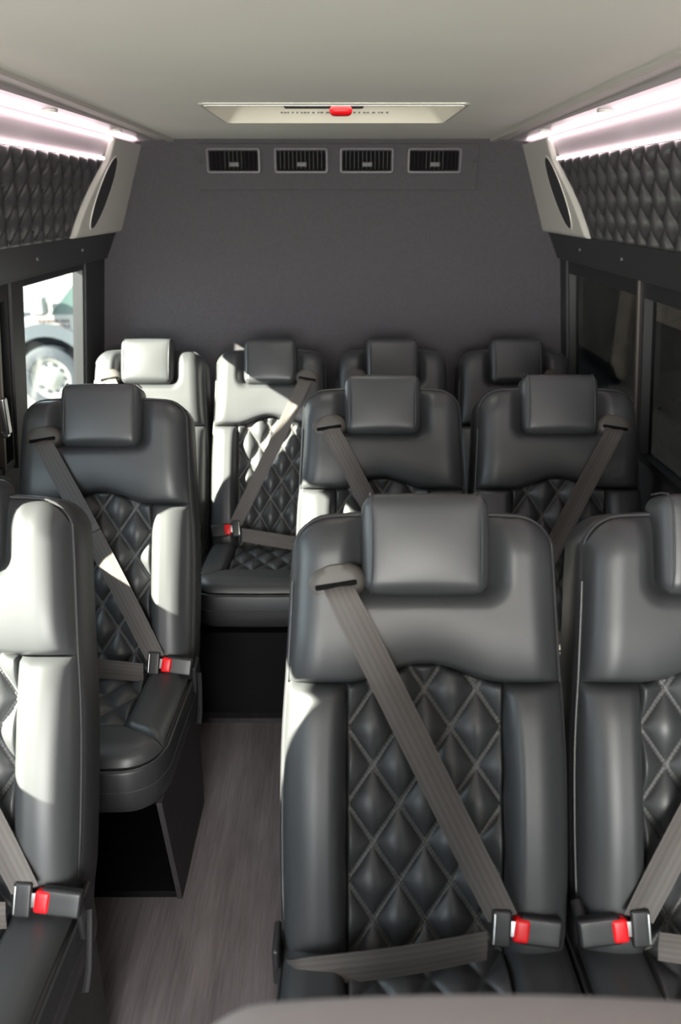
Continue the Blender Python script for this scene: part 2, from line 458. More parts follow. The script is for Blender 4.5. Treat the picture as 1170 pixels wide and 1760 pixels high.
# quilted wall panels, end caps, LED strips
def slope_h(z):  # half width of the slope at height z
    return 0.780 + (z - 1.465) * (0.678 - 0.780) / (1.758 - 1.465)
def cap_edge(z): # y of the boundary between quilt and cap
    t = (z - 1.468) / (1.690 - 1.468)
    return 2.44 + 0.18 * t - 0.05 * math.sin(PI * min(1, max(0, t))) * 0.6
for sd, side in ((-1, 'left'), (1, 'right')):
    def S(y, z, w):
        nx, nz = -0.944, -0.329
        return Vector((XC + sd * (slope_h(z) + nx * w), y, z + nz * w))
    root = empty('padded_wall_panel', (XC + sd * 0.74, 0.9, 1.58), 'black diamond-quilted leather panel running above the %s windows' % side, 'wall panel')
    bm = bmesh.new()
    off = Vector(root.location)
    PW, PH = 0.082, 0.112
    def fq(a, b):
        z = 1.472 + b * (1.688 - 1.472)
        ye = cap_edge(z)
        y = Y0 + 0.9 + a * (ye - Y0 - 0.9)
        s = (z - 1.472) * 1.06
        p, q = y / PW + s / PH, y / PW - s / PH
        dp = abs(p - round(p)) * 0.066; dq = abs(q - round(q)) * 0.066
        t = lambda d: math.sin(PI / 2 * max(0, min(1, (d - 0.002) / 0.030)))
        h = 0.013 * math.sqrt(t(dp) * t(dq))
        e = rnd(ye - y, 0.012) * rnd(min(z - 1.472, 1.688 - z) + 0.001, 0.006)
        h *= sstep(ye - y, 0.0, 0.06) * (0.35 + 0.65 * sstep(1.688 - z, 0, 0.02))
        return S(y, z, 0.001 + (0.004 + h) * e) - off
    grid(bm, fq, 560, 44)
    link_bm('quilted_leather', bm, M['wallquilt'], root, True, None)
    # end cap with oval speaker
    root = empty('speaker_panel', (XC + sd * 0.74, 2.7, 1.6), 'cream plastic end panel with oval speaker at the %s rear corner' % side, 'speaker panel')
    off = Vector(root.location)
    bm = bmesh.new()
    def fc(a, b):
        z = 1.469 + b * (1.757 - 1.469)
        ye = cap_edge(min(z, 1.690)) + (max(0, z - 1.690) * 0.2)
        y = ye + a * (YR - 0.003 - ye)
        e = rnd(y - ye, 0.02) * rnd(z - 1.469 + 0.001, 0.012)
        return S(y, z, 0.002 + 0.014 * e) - off
    grid(bm, fc, 40, 40)
    link_bm('panel_face', bm, M['cream'], root, True, None)
    # oval
    cy, cz_, ay, az = 2.645, 1.600, 0.062, 0.104
    def oval(t, k, w):
        y = cy + k * ay * math.cos(t) + (k * az * math.sin(t)) * 0.46
        z = cz_ + k * az * math.sin(t)
        return S(y, z, w) - off
    bm = bmesh.new()
    N = 48
    rings = []
    for k, w in ((1.06, 0.013), (1.05, 0.018), (1.00, 0.0185), (0.96, 0.015)):
        rings.append([bm.verts.new(oval(2 * PI * i / N, k, w)) for i in range(N)])
    for i in range(3):
        for j in range(N):
            bm.faces.new((rings[i][j], rings[i][(j + 1) % N], rings[i + 1][(j + 1) % N], rings[i + 1][j]))
    link_bm('speaker_bezel', bm, M['cream'], root)
    bm = bmesh.new()
    rings = []
    for k, w in ((1.00, 0.0180), (0.80, 0.0185), (0.5, 0.019), (0.2, 0.0195)):
        rings.append([bm.verts.new(oval(2 * PI * i / N, k, w)) for i in range(N)])
    for i in range(3):
        for j in range(N):
            bm.faces.new((rings[i][j], rings[i][(j + 1) % N], rings[i + 1][(j + 1) % N], rings[i + 1][j]))
    bm.faces.new(rings[-1])
    link_bm('speaker_grille', bm, M['speaker'], root)
    # LED strips
    for nm, z, y1, r_, lab in (('led_strip', 1.750, YR - 0.02, 0.0050, 'upper'), ('led_strip', 1.694, 2.60, 0.0045, 'lower')):
        rt = empty(nm, S(0.5, z, 0.006), 'glowing pinkish-white LED strip, %s of the two along the %s wall' % (lab, side), 'LED strip', 'LED strips along the walls')
        o_ = Vector(rt.location)
        bm = bmesh.new()
        add_tube(bm, [S(y, z, 0.006) - o_ for y in (Y0 + 0.1, 0, y1)], r_, 8)
        link_bm('light_diffuser', bm, M['led'], rt)
        bm = bmesh.new()
        add_tube(bm, [S(y1 + d, z, 0.006) - o_ for d in (0.0005, 0.008)], r_ + 0.001, 8)
        link_bm('end_cap', bm, M['cream'], rt)
    # spotlights in the soffit
    for k, y in enumerate((2.54, 1.98, 1.42, 0.86)):
        where = ('nearest the rear wall', 'second from the rear wall', 'third from the rear wall', 'farthest from the rear wall')[k]
        rt = empty('ceiling_spotlight', (XC + sd * 0.636, y, 1.766), 'small round lit spotlight in the %s soffit, %s' % (side, where), 'spotlight', 'soffit spotlights')
        bm = bmesh.new()
        N = 24; rings = []
        for r_, z in ((0.021, 0.002), (0.020, -0.004), (0.016, -0.005), (0.015, 0.0)):
            rings.append([bm.verts.new((r_ * math.cos(2 * PI * i / N), r_ * math.sin(2 * PI * i / N), z)) for i in range(N)])
        for i in range(3):
            for j in range(N): bm.faces.new((rings[i][j], rings[i][(j + 1) % N], rings[i + 1][(j + 1) % N], rings[i + 1][j]))
        link_bm('spot_ring', bm, M['cream'], rt)
        bm = bmesh.new()
        c0 = bm.verts.new((0, 0, -0.004))
        rr = [bm.verts.new((0.0155 * math.cos(2 * PI * i / N), 0.0155 * math.sin(2 * PI * i / N), -0.002)) for i in range(N)]
        for j in range(N): bm.faces.new((rr[j], rr[(j + 1) % N], c0))
        link_bm('spot_lens', bm, M['spot'], rt)

# roof hatch
root = empty('roof_hatch', ((HX0 + HX1) / 2, (HY0 + HY1) / 2, 1.78), 'cream roof escape hatch with black bar and red knob', 'roof hatch')
hx, hy = (HX1 - HX0) / 2, (HY1 - HY0) / 2
def frame_ring(bm, levels):
    rings = []
    for ex, z in levels:
        a, b = hx + ex, hy + ex
        pts = []
        R_ = 0.02
        for (sx_, sy_, a0) in ((1, 1, 0), (-1, 1, 90), (-1, -1, 180), (1, -1, 270)):
            for k in range(5):
                t = math.radians(a0 + k * 22.5)
                pts.append((sx_ * (a - R_) + R_ * math.cos(t), sy_ * (b - R_) + R_ * math.sin(t), z))
        rings.append([bm.verts.new(p) for p in pts])
    n = len(rings[0])
    for i in range(len(rings) - 1):
        for j in range(n): bm.faces.new((rings[i][j], rings[i][(j + 1) % n], rings[i + 1][(j + 1) % n], rings[i + 1][j]))
bm = bmesh.new()
frame_ring(bm, [(0.012, -0.0015), (0.010, -0.004), (0.003, -0.005), (0.0, -0.003)])
link_bm('ceiling_flange', bm, M['ceiltrim'], root)
bm = bmesh.new()
frame_ring(bm, [(0.001, -0.006), (-0.035, 0.030), (-0.040, 0.034), (-0.055, 0.036), (-0.085, 0.075)])
link_bm('hatch_liner', bm, M['hatch'], root)
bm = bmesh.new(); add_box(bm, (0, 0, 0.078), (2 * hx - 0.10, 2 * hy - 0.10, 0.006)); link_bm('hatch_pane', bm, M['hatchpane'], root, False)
bm = bmesh.new(); add_rbox(bm, (-0.028, 0.04, 0.018), (0.205, 0.022, 0.009), 0.004, 4); link_bm('release_bar', bm, M['plastic'], root)
bm = bmesh.new()
add_rbox(bm, (0.016, 0.02, 0.006), (0.055, 0.05, 0.020), 0.009, 4, (0.002, 0.002, 0.002)); link_bm('release_knob', bm, M['red'], root)
bm = bmesh.new()   # row of tiny unreadable black characters on the liner
xx = -0.15
while xx < 0.15:
    w_ = random.uniform(0.004, 0.010)
    add_box(bm, (xx + w_ / 2, hy - 0.024, 0.019), (w_, 0.002, 0.005)); xx += w_ + random.choice((0.003, 0.003, 0.008))
link_bm('printed_line', bm, M['frame'], root, False)

# rear air vent housing with four outlets
root = empty('vent_housing', (XC + 0.02, YR - 0.006, 1.68), 'charcoal carpeted panel carrying four air vents high on the rear wall', 'vent panel')
bm = bmesh.new()
add_rbox(bm, (0, 0, 0), (0.985, 0.012, 0.150), 0.005, 4); link_bm('housing_panel', bm, M['carpet'], root)
for sx_ in (-1, 1):
    bm = bmesh.new(); add_tube(bm, [(sx_ * 0.478, -0.004, 0.02), (sx_ * 0.478, -0.009, 0.02)], 0.008, 12); link_bm('screw_cover', bm, M['vane'], root)
for k, pxc in enumerate((405, 520, 631.5, 746.5)):
    X_ = (pxc - 587) / 1330 * 2.73
    where = ('leftmost', 'second from the left', 'third from the left', 'rightmost')[k]
    rt = empty('air_vent', (X_, YR - 0.013, 1.700), 'rectangular black air vent on the rear wall, %s of four' % where, 'air vent', 'air vents on the rear wall')
    W_, H_ = 0.192, 0.086
    def rr_pts(a, b, R_):
        pts = []
        for (sx_, sz_, a0) in ((1, 1, 0), (-1, 1, 90), (-1, -1, 180), (1, -1, 270)):
            for q in range(5):
                t = math.radians(a0 + q * 22.5)
                pts.append((sx_ * (a - R_) + R_ * math.cos(t), sz_ * (b - R_) + R_ * math.sin(t)))
        return pts
    bm = bmesh.new()
    rings = []
    for ins, y in ((0, 0.0), (0.001, -0.008), (0.004, -0.010), (0.008, -0.010), (0.0105, -0.006), (0.012, -0.001)):
        rings.append([bm.verts.new((a, y, b)) for a, b in rr_pts(W_ / 2 - ins, H_ / 2 - ins, max(0.004, 0.012 - ins))])
    n = len(rings[0])
    for i in range(len(rings) - 1):
        for j in range(n): bm.faces.new((rings[i][j], rings[i][(j + 1) % n], rings[i + 1][(j + 1) % n], rings[i + 1][j]))
    link_bm('vent_bezel', bm, M['bezel'], rt)
    bm = bmesh.new(); add_box(bm, (0, 0.0, 0), (W_ - 0.02, 0.002, H_ - 0.02)); link_bm('vent_backing', bm, M['slot'], rt, False)
    for q in range(11):
        bm = bmesh.new(); x = -0.072 + q * 0.0144
        ca = math.radians((-28, 0, 0, 30)[k] if abs(q - 5) > 2 else 0)
        add_box(bm, (0, 0, 0), (0.0022, 0.009, H_ - 0.03), Matrix.Translation((x, -0.0052, 0.002)) @ Matrix.Rotation(ca, 4, 'Z'))
        link_bm('vent_vane', bm, M['vane'], rt, False)
    bm = bmesh.new(); add_rbox(bm, (0.002, -0.011, -0.012), (0.036, 0.006, 0.016), 0.002, 3); link_bm('vane_tab', bm, M['beam'], rt)

# ---- window walls. z from sill 0.87 (half .93) to head 1.372 (half .858)
ZS, ZH = 0.87, 1.375
def wh(z): return 0.905 - (z - ZS) / (ZH - ZS) * 0.058
def pillar(bm, sd, y0, y1, z0=ZS - 0.01, z1=ZH + 0.01, din=0.0, dout=0.05):
    p = []
    for y in (y0, y1):
        for z in (z0, z1):
            for d in (-din, dout):
                p.append(bm.verts.new((XC + sd * (wh(z) + d), y, z)))
    for f in ((0, 1, 3, 2), (4, 6, 7, 5), (0, 4, 5, 1), (2, 3, 7, 6), (0, 2, 6, 4), (1, 5, 7, 3)):
        bm.faces.new([p[k] for k in f])
pill = {-1: [(2.755, 2.98), (2.11, 2.19), (1.585, 1.70), (0.10, 0.555), (-2.2, -1.3)],  # unseen left pillars towards the front are sized to trim the sun patches
        1: [(2.90, 2.98), (0.9, 1.06), (-0.25, -0.1), (-2.2, -1.3)]}
n_ = 5
for sd in (-1, 1):
    for i, (a, b) in enumerate(pill[sd]):
        bm = bmesh.new(); pillar(bm, sd, a, b, din=0.012, dout=0.025)
        struct('trim_%d' % n_, bm, M['trimdark']); n_ += 1
wins = [(-1, 2.19, 2.755, 'clear'), (-1, 1.70, 2.11, 'tinted'), (-1, 0.555, 1.585, 'clear'), (-1, -1.3, 0.10, 'clear'),
        (1, 2.16, 2.90, 'tinted2'), (1, 1.06, 2.16, 'tinted2'), (1, -0.1, 0.9, 'tinted2'), (1, -1.3, -0.25, 'tinted2')]
for i, (sd, a, b, g) in enumerate(wins):
    rt = empty('window_%d' % (i + 1), (XC + sd * 0.9, (a + b) / 2, 1.12)); rt['kind'] = 'structure'
    o_ = Vector(rt.location)
    bm = bmesh.new(); pillar(bm, sd, a, b, ZS, ZH, -0.020, 0.024)
    bmesh.ops.translate(bm, verts=bm.verts, vec=-o_); link_bm('window_pane', bm, M[g], rt, False)
    bm = bmesh.new()
    t = 0.022
    for (ya, yb, za, zb) in ((a, a + t, ZS, ZH), (b - t * (0.6), b, ZS, ZH), (a + t, b - t * .6, ZS, ZS + (0.045 if i == 2 else t)), (a + t, b - t * .6, ZH - (0.030 if i == 2 else (0.022 if i == 0 else 0.045)), ZH)):
        pillar(bm, sd, ya, yb, za, zb, 0.004, 0.03)
    if i == 2:   # unseen rounded corner fill, added to keep sun off a second-row seat
        ang = [PI / 2 * k / 8 for k in range(9)]
        rc = 0.13
        pts_ = [(b, ZH), (b, ZH - rc)] + [(b - rc + rc * math.cos(t_), ZH - rc + rc * math.sin(t_)) for t_ in ang[1:]]
        fr_ = [[bm.verts.new((XC + sd * (wh(z) + d_), y, z)) for y, z in pts_] for d_ in (-0.003, 0.028)]
        nn_ = len(pts_)
        for k in range(nn_): bm.faces.new((fr_[0][k], fr_[0][(k + 1) % nn_], fr_[1][(k + 1) % nn_], fr_[1][k]))
        bm.faces.new(fr_[0]); bm.faces.new(list(reversed(fr_[1])))
    bmesh.ops.translate(bm, verts=bm.verts, vec=-o_); link_bm('window_frame', bm, M['frame'], rt, False)
    if g == 'tinted' or (sd == 1 and i == 4):
        bm = bmesh.new()
        yy = a + 0.02 if sd > 0 else b - 0.09
        pillar(bm, sd, yy, yy + 0.012, ZS, ZH, 0.010, 0.02)
        bmesh.ops.translate(bm, verts=bm.verts, vec=-o_); link_bm('slider_channel', bm, M['bronze'], rt, False)
    if g == 'tinted':
        bm = bmesh.new()
        for (z, hgt, r_) in ((1.035, 0.10, 0.008), (0.985, 0.02, 0.010)):
            h = wh(z) - 0.012
            add_rbox(bm, (XC - h - o_.x, 2.03 - o_.y, z - o_.z), (0.018, 0.024, hgt), 0.005, 3)
        link_bm('window_latch', bm, M['metal'], rt)

# ------------------------------------------------------------------ seats
TH = math.radians(24); CT, ST = math.cos(TH), math.sin(TH)
def P(u, v, w):   # back coordinates -> seat coordinates (origin on the floor below the crease)
    return Vector((u, v * ST - w * CT, 0.45 + v * CT + w * ST))
HW = 0.2295
def vtop(u):
    a = abs(u); R_ = 0.062; f = HW - 0.013 - R_
    drop = 0.0
    if a > f: drop = R_ - math.sqrt(max(0, R_ * R_ - (min(a, f + R_) - f) ** 2))
    return 0.708 - drop - 0.012 * (a / 0.22) ** 2
def vseam(u):
    return 0.437 + (0.030 * math.cos(PI * u / 0.26) ** 2 if abs(u) < 0.13 else 0.0)
def hwv(v):  # half width along v
    return HW - 0.014 * sstep(v, 0.30, 0.70) + 0.004 * math.sin(PI * min(1, v / 0.44)) - 0.004 * (1 - sstep(v, 0, 0.06))

def notch(u, v):
    dx = max(0, abs(u) - 0.092); dv = max(0, 0.605 - v)
    d = math.hypot(dx, dv)
    return 1 - sstep(d, 0.0, 0.045)

def yoke_w(u, v):
    hw = hwv(v) - 0.008
    du = max(0.0, hw - abs(u)); dt = max(0.0, vtop(u) - v); db = max(0.0, v - vseam(u))
    e = rnd(du, 0.050) * 0.85 + 0.15 * rnd(du, 0.012)
    et = rnd(dt, 0.060)
    eb = 0.55 * rnd(db, 0.012) + 0.45 * rnd(db, 0.10)
    w = 0.006 + 0.052 * min(e, 1) * et * eb
    w -= 0.040 * notch(u, v) * rnd(du, 0.05)* et
    return max(w, 0.004)

def bolster_w(u, v):
    a = abs(u)
    hw = hwv(v) - 0.006
    t = (a - 0.125) / (hw - 0.125)
    t = max(0, min(1, t))
    # asymmetric bulge
    prof = (rnd(t * 0.107, 0.030)) * (rnd((1 - t) * 0.107, 0.060))
    dv = min(vseam(u) - v, 1)
    e = 0.6 * rnd(max(0, dv), 0.010) + 0.4 * rnd(max(0, dv), 0.06)
    eb = rnd(max(0, v), 0.035)
    return 0.012 + (0.036 + 0.018 * math.sin(PI * min(1, v / 0.44))) * prof * e * eb

QW, QH = 0.0833, 0.122
QP = 1 / math.sqrt(1 / QW ** 2 + 1 / QH ** 2)
def quilt(u, v, H=0.018, flat=0.0032):
    a = (u + 0.0416) / QW + v / QH; b = (u + 0.0416) / QW - v / QH
    da = abs(a - round(a)) * QP; db = abs(b - round(b)) * QP
    m = QP / 2
    f = lambda d: math.sin(PI / 2 * max(0, min(1, (d - flat) / (m - flat))))
    g = min(1, da / 0.0012) * min(1, db / 0.0012)
    x, y = f(da), f(db)
    return H * (x * y) ** 0.55 - 0.0012 * (1 - g)

def build_back_parts(root):
    # shell
    out = []
    N = 16
    left = [(-hwv(v), v) for v in [0.60 - 0.62 * i / N for i in range(N + 1)]]     # downwards on the left
    right = [(hwv(v), v) for v in [-0.02 + 0.62 * i / N for i in range(N + 1)]]
    top = []
    K = 28
    for i in range(1, K):
        t = -PI / 2 + PI * i / K
        u = (HW - 0.0142) * math.sin(-t)
        top.append((u, vtop(u) + 0.008))
    out = left + right + top
    bm = bmesh.new()
    add_loft(bm, out, [(0.010, 0.030), (0.010, 0.012), (0.004, 0.004), (-0.006, 0.0), (-0.080, 0.0), (-0.098, 0.008), (-0.106, 0.030)], P)
    link_bm('seat_back', bm, M['leather_side'], root, True, 50)
    # perimeter piping
    bm = bmesh.new()
    q = inset_poly(out, 0.005)
    add_tube(bm, [P(a, b, 0.0085) for a, b in q if b > 0.02], 0.0022, 6)
    link_bm('piping', bm, M['leather'], root)
    # yoke
    bm = bmesh.new()
    def fy(a, b):
        s = -math.cos(PI * a)
        s = 0.5 * s + 0.5 * (2 * a - 1)
        u = s * (HW - 0.016)
        v0, v1 = vseam(u), vtop(u)
        bb = 0.5 * (1 - math.cos(PI * b)) * 0.6 + b * 0.4
        v = v0 + bb * (v1 - v0)
        u2 = u * (hwv(v) - 0.006) / (HW - 0.016) if True else u
        return P(u2, v, yoke_w(u2, v))
    grid(bm, fy, 72, 56)
    link_bm('upper_panel', bm, M['leather'], root, True, None)
    # bolsters
    for sd in (-1, 1):
        bm = bmesh.new()
        def fb(a, b):
            v = b * (0.437)
            u = 0.1255 + a * (hwv(v) - 0.006 - 0.1255)
            return P(sd * u, v, bolster_w(u, v))
        grid(bm, fb, 24, 48)
        link_bm('back_bolster', bm, M['leather'], root, True, None)
    # quilted centre
    bm = bmesh.new()
    def fqz(a, b):
        u = -0.125 + 0.25 * a
        v = b * vseam(u)
        e = rnd(min(u + 0.125, 0.125 - u) + 1e-4, 0.006) * rnd(vseam(u) - v, 0.010)
        return P(u, v, 0.010 + (0.004 + quilt(u, v)) * e)
    grid(bm, fqz, 116, 216)
    qo = link_bm('quilted_panel', bm, M['leather'], root, True, None)
    # stitching: two rows of dashes along every diagonal seam
    bm = bmesh.new()
    def inside(u, v): return abs(u) < 0.122 and 0.006 < v < vseam(u) - 0.004
    L = math.hypot(QW, QH)
    for sg in (-1, 1):
        du, dv = QW / L, sg * QH / L
        nu_, nv_ = -dv, du
        for k in range(-9, 10):
            # line u + .0416 = k*QW - sg*v*QW/QH ... passes (k*QW-.0416, 0)
            for o in (-0.0024, 0.0024):
                s = -0.8
                while s < 0.8:
                    u = k * QW - 0.0416 + du * s + nu_ * o; v = dv * s + nv_ * o
                    s += 0.0068
                    if not inside(u, v): continue
                    Mx = Matrix(((du, nu_, 0), (dv, nv_, 0), (0, 0, 1)))
                    pts = []
                    for (l, t, h) in ((-0.0023, -0.0005, 0), (0.0023, -0.0005, 0), (0.0023, 0.0005, 0), (-0.0023, 0.0005, 0)):
                        pu, pv = u + du * l + nu_ * t, v + dv * l + nv_ * t
                        pts.append((pu, pv))
                    w = 0.0144 + quilt(u, v)
                    lo = [bm.verts.new(P(a, b, w - 0.0006)) for a, b in pts]
                    hi = [bm.verts.new(P(a, b, w + 0.0006)) for a, b in pts]
                    bm.faces.new(hi)
                    for i in range(4): bm.faces.new((lo[i], lo[(i + 1) % 4], hi[(i + 1) % 4], hi[i]))
    link_bm('stitching', bm, M['thread'], qo, False)
    # headrest
    Mb = Matrix.Translation((0, 0, 0.45)) @ Matrix.Rotation(-TH, 4, 'X')
    # local box axes: x=u, y=-w, z=v
    bm = bmesh.new()
    add_rbox(bm, (0, -0.016, 0.660), (0.197, 0.096, 0.158), 0.022, 10, (0.004, 0.008, 0.003), Mb)
    hd = link_bm('headrest', bm, M['leather'], root, True, None)
    for sx_ in (-1, 1):
        bm = bmesh.new()
        pts = []
        for (y, z) in ((0.02, 0.742), (-0.02, 0.743), (-0.045, 0.740), (-0.060, 0.728), (-0.0655, 0.70), (-0.0675, 0.66), (-0.0655, 0.62), (-0.060, 0.594), (-0.046, 0.582)):
            pts.append(Mb @ Vector((sx_ * 0.086, y, z)))
        add_tube(bm, pts, 0.0017, 6)
        link_bm('headrest_piping', bm, M['leather'], hd)

def build_cushion(root):
    W2 = 0.232
    def Cm(u, s, w): return Vector((u, -s, 0.447 + 0.10 * s + w))
    def yf(u):
        a = abs(u); R_ = 0.075; f = W2 - 0.006 - R_
        d = 0.0
        if a > f: d = R_ - math.sqrt(max(0, R_ * R_ - (min(a, f + R_) - f) ** 2))
        return 0.405 - d - 0.008 * (a / 0.23) ** 2
    out = []
    K = 28
    pts = []
    for i in range(1, K):
        u = (W2 - 0.006) * math.sin(-PI / 2 + PI * i / K)
        pts.append((u, -(yf(u) + 0.006)))
    pts = [(-W2, 0.05), (-W2, -0.12), (-W2, -0.25), (-W2, -0.31)] + pts + [(W2, -0.31), (W2, -0.25), (W2, -0.12), (W2, 0.05)]
    # pts go CCW when seen from above? left-back -> left-front -> right-front -> right-back : CCW
    bm = bmesh.new()
    def fm(a, b, w): return Vector((a, b, 0.447 + 0.10 * (-b) + w))
    add_loft(bm, pts, [(0.004, 0.03), (0.004, 0.012), (0.0, 0.004), (-0.008, 0), (-0.075, 0.0), (-0.105, 0.004), (-0.112, 0.012)], fm)
    cu = link_bm('seat_cushion', bm, M['leather_side'], root, True, 50)
    bm = bmesh.new()
    q = inset_poly(pts, 0.002)
    add_tube(bm, [fm(a, b, 0.001) for a, b in q], 0.0028, 6)
    add_tube(bm, [fm(a, b, -0.052) for a, b in inset_poly(pts, 0.0)], 0.0016, 6)
    link_bm('cushion_piping', bm, M['leather'], cu)
    SB = 0.275
    def sb(u): return SB + max(0, abs(u) - 0.125) * 0.55
    def cw(u, s):
        du = W2 - 0.006 - abs(u); df = yf(u) - s
        return min(rnd(max(0, du), 0.045), 1) * rnd(max(0, df), 0.055)
    for sd in (-1, 1):
        bm = bmesh.new()
        def f(a, b):
            u = 0.1255 + a * (W2 - 0.007 - 0.1255)
            s = -0.04 + b * (min(sb(u), yf(u)) + 0.04)
            w = 0.008 + 0.034 * cw(u, s) * rnd(u - 0.1255, 0.022) * (0.6 + 0.4 * rnd(sb(u) - s, 0.03))
            return Cm(sd * u, s, w)
        grid(bm, f, 20, 40); link_bm('cushion_bolster', bm, M['leather'], cu, True, None)
    bm = bmesh.new()
    def f(a, b):
        u = (2 * a - 1) * (W2 - 0.007)
        s0, s1 = sb(u), yf(u)
        s0 = min(s0, s1 - 0.001)
        s = s0 + b * (s1 - s0)
        w = 0.008 + 0.034 * cw(u, s) * (0.35 + 0.65 * rnd(s - s0, 0.02))
        return Cm(u, s, w)
    grid(bm, f, 48, 20); link_bm('cushion_front', bm, M['leather'], cu, True, None)
    bm = bmesh.new()
    def f(a, b):
        u = -0.125 + 0.25 * a; s = -0.04 + b * (SB + 0.04)
        e = rnd(min(u + 0.125, 0.125 - u) + 1e-4, 0.006) * rnd(SB - s, 0.008)
        return Cm(u, s, 0.012 + (0.006 + quilt(u, s, 0.013)) * e)
    grid(bm, f, 100, 120); link_bm('cushion_quilt', bm, M['leather'], cu, True, None)

def build_base(root):
    bm = bmesh.new()
    add_box(bm, (0, -0.13, 0.355), (0.44, 0.36, 0.03))
    add_box(bm, (0, 0.02, 0.17), (0.43, 0.02, 0.34))
    add_box(bm, (0, -0.12, 0.010), (0.42, 0.32, 0.02))
    link_bm('pedestal', bm, M['base'], root, False)
    for sd in (-1, 1):
        bm = bmesh.new()
        # tapered side panel (narrower at the floor)
        x = sd * 0.215
        poly = [(-0.37, 0.375), (0.06, 0.36), (0.045, 0.0), (-0.285, 0.0)]
        A = [bm.verts.new((x - 0.006, a, b)) for a, b in poly]; B = [bm.verts.new((x + 0.006, a, b)) for a, b in poly]
        for i in range(4): bm.faces.new((A[i], A[(i + 1) % 4], B[(i + 1) % 4], B[i]))
        bm.faces.new(A); bm.faces.new(list(reversed(B)))
        link_bm('side_panel', bm, M['base_side'], root, False)

def catmull(pts, n=10):
    out = []
    m = len(pts)
    for i in range(m - 1):
        p0, p1, p2, p3 = pts[max(0, i - 1)], pts[i], pts[i + 1], pts[min(m - 1, i + 2)]
        for k in range(n):
            t = k / n
            out.append(0.5 * ((2 * p1) + (-p0 + p2) * t + (2 * p0 - 5 * p1 + 4 * p2 - p3) * t * t + (-p0 + 3 * p1 - 3 * p2 + p3) * t ** 3))
    out.append(pts[-1])
    return out

def ribbon(name, keys, parent, m=None, th=0.0016, n=12):
    """keys = [(centre, width direction, width)]"""
    cs = catmull([Vector(k[0]) for k in keys], n)
    ws = catmull([Vector(k[1]).normalized() * k[2] for k in keys], n)
    bm = bmesh.new()
    uvl = bm.loops.layers.uv.new('UVMap')
    rows = []; NW = 10
    for i, (c, w) in enumerate(zip(cs, ws)):
        t = (cs[min(i + 1, len(cs) - 1)] - cs[max(i - 1, 0)]).normalized()
        nrm = t.cross(w.normalized()).normalized()
        r = []
        for k in range(NW + 1):
            a = k / NW - 0.5
            r.append((c + w * a + nrm * (0.0010 * math.cos(a * PI * 2)), nrm, k / NW))
        rows.append(r)
    top = [[bm.verts.new(p + n_ * th / 2) for p, n_, a in r] for r in rows]
    bot = [[bm.verts.new(p - n_ * th / 2) for p, n_, a in r] for r in rows]
    def face(vs_, uv):
        f = bm.faces.new(vs_)
        for l, q in zip(f.loops, uv): l[uvl].uv = q
    R_ = len(rows)
    for i in range(R_ - 1):
        for k in range(NW):
            uv = [(k / NW, i / R_), ((k + 1) / NW, i / R_), ((k + 1) / NW, (i + 1) / R_), (k / NW, (i + 1) / R_)]
            face((top[i][k], top[i][k + 1], top[i + 1][k + 1], top[i + 1][k]), uv)
            face((bot[i + 1][k], bot[i + 1][k + 1], bot[i][k + 1], bot[i][k]), uv)
        face((top[i][0], top[i + 1][0], bot[i + 1][0], bot[i][0]), [(0, 0)] * 4)
        face((top[i][NW], bot[i][NW], bot[i + 1][NW], top[i + 1][NW]), [(1, 0)] * 4)
    face(list(top[0]) + list(reversed(bot[0])), [(0, 0)] * (2 * NW + 2))
    face(list(reversed(top[-1])) + list(bot[-1]), [(0, 0)] * (2 * NW + 2))
    return link_bm(name, bm, m or M['belt'], parent, True, 60)

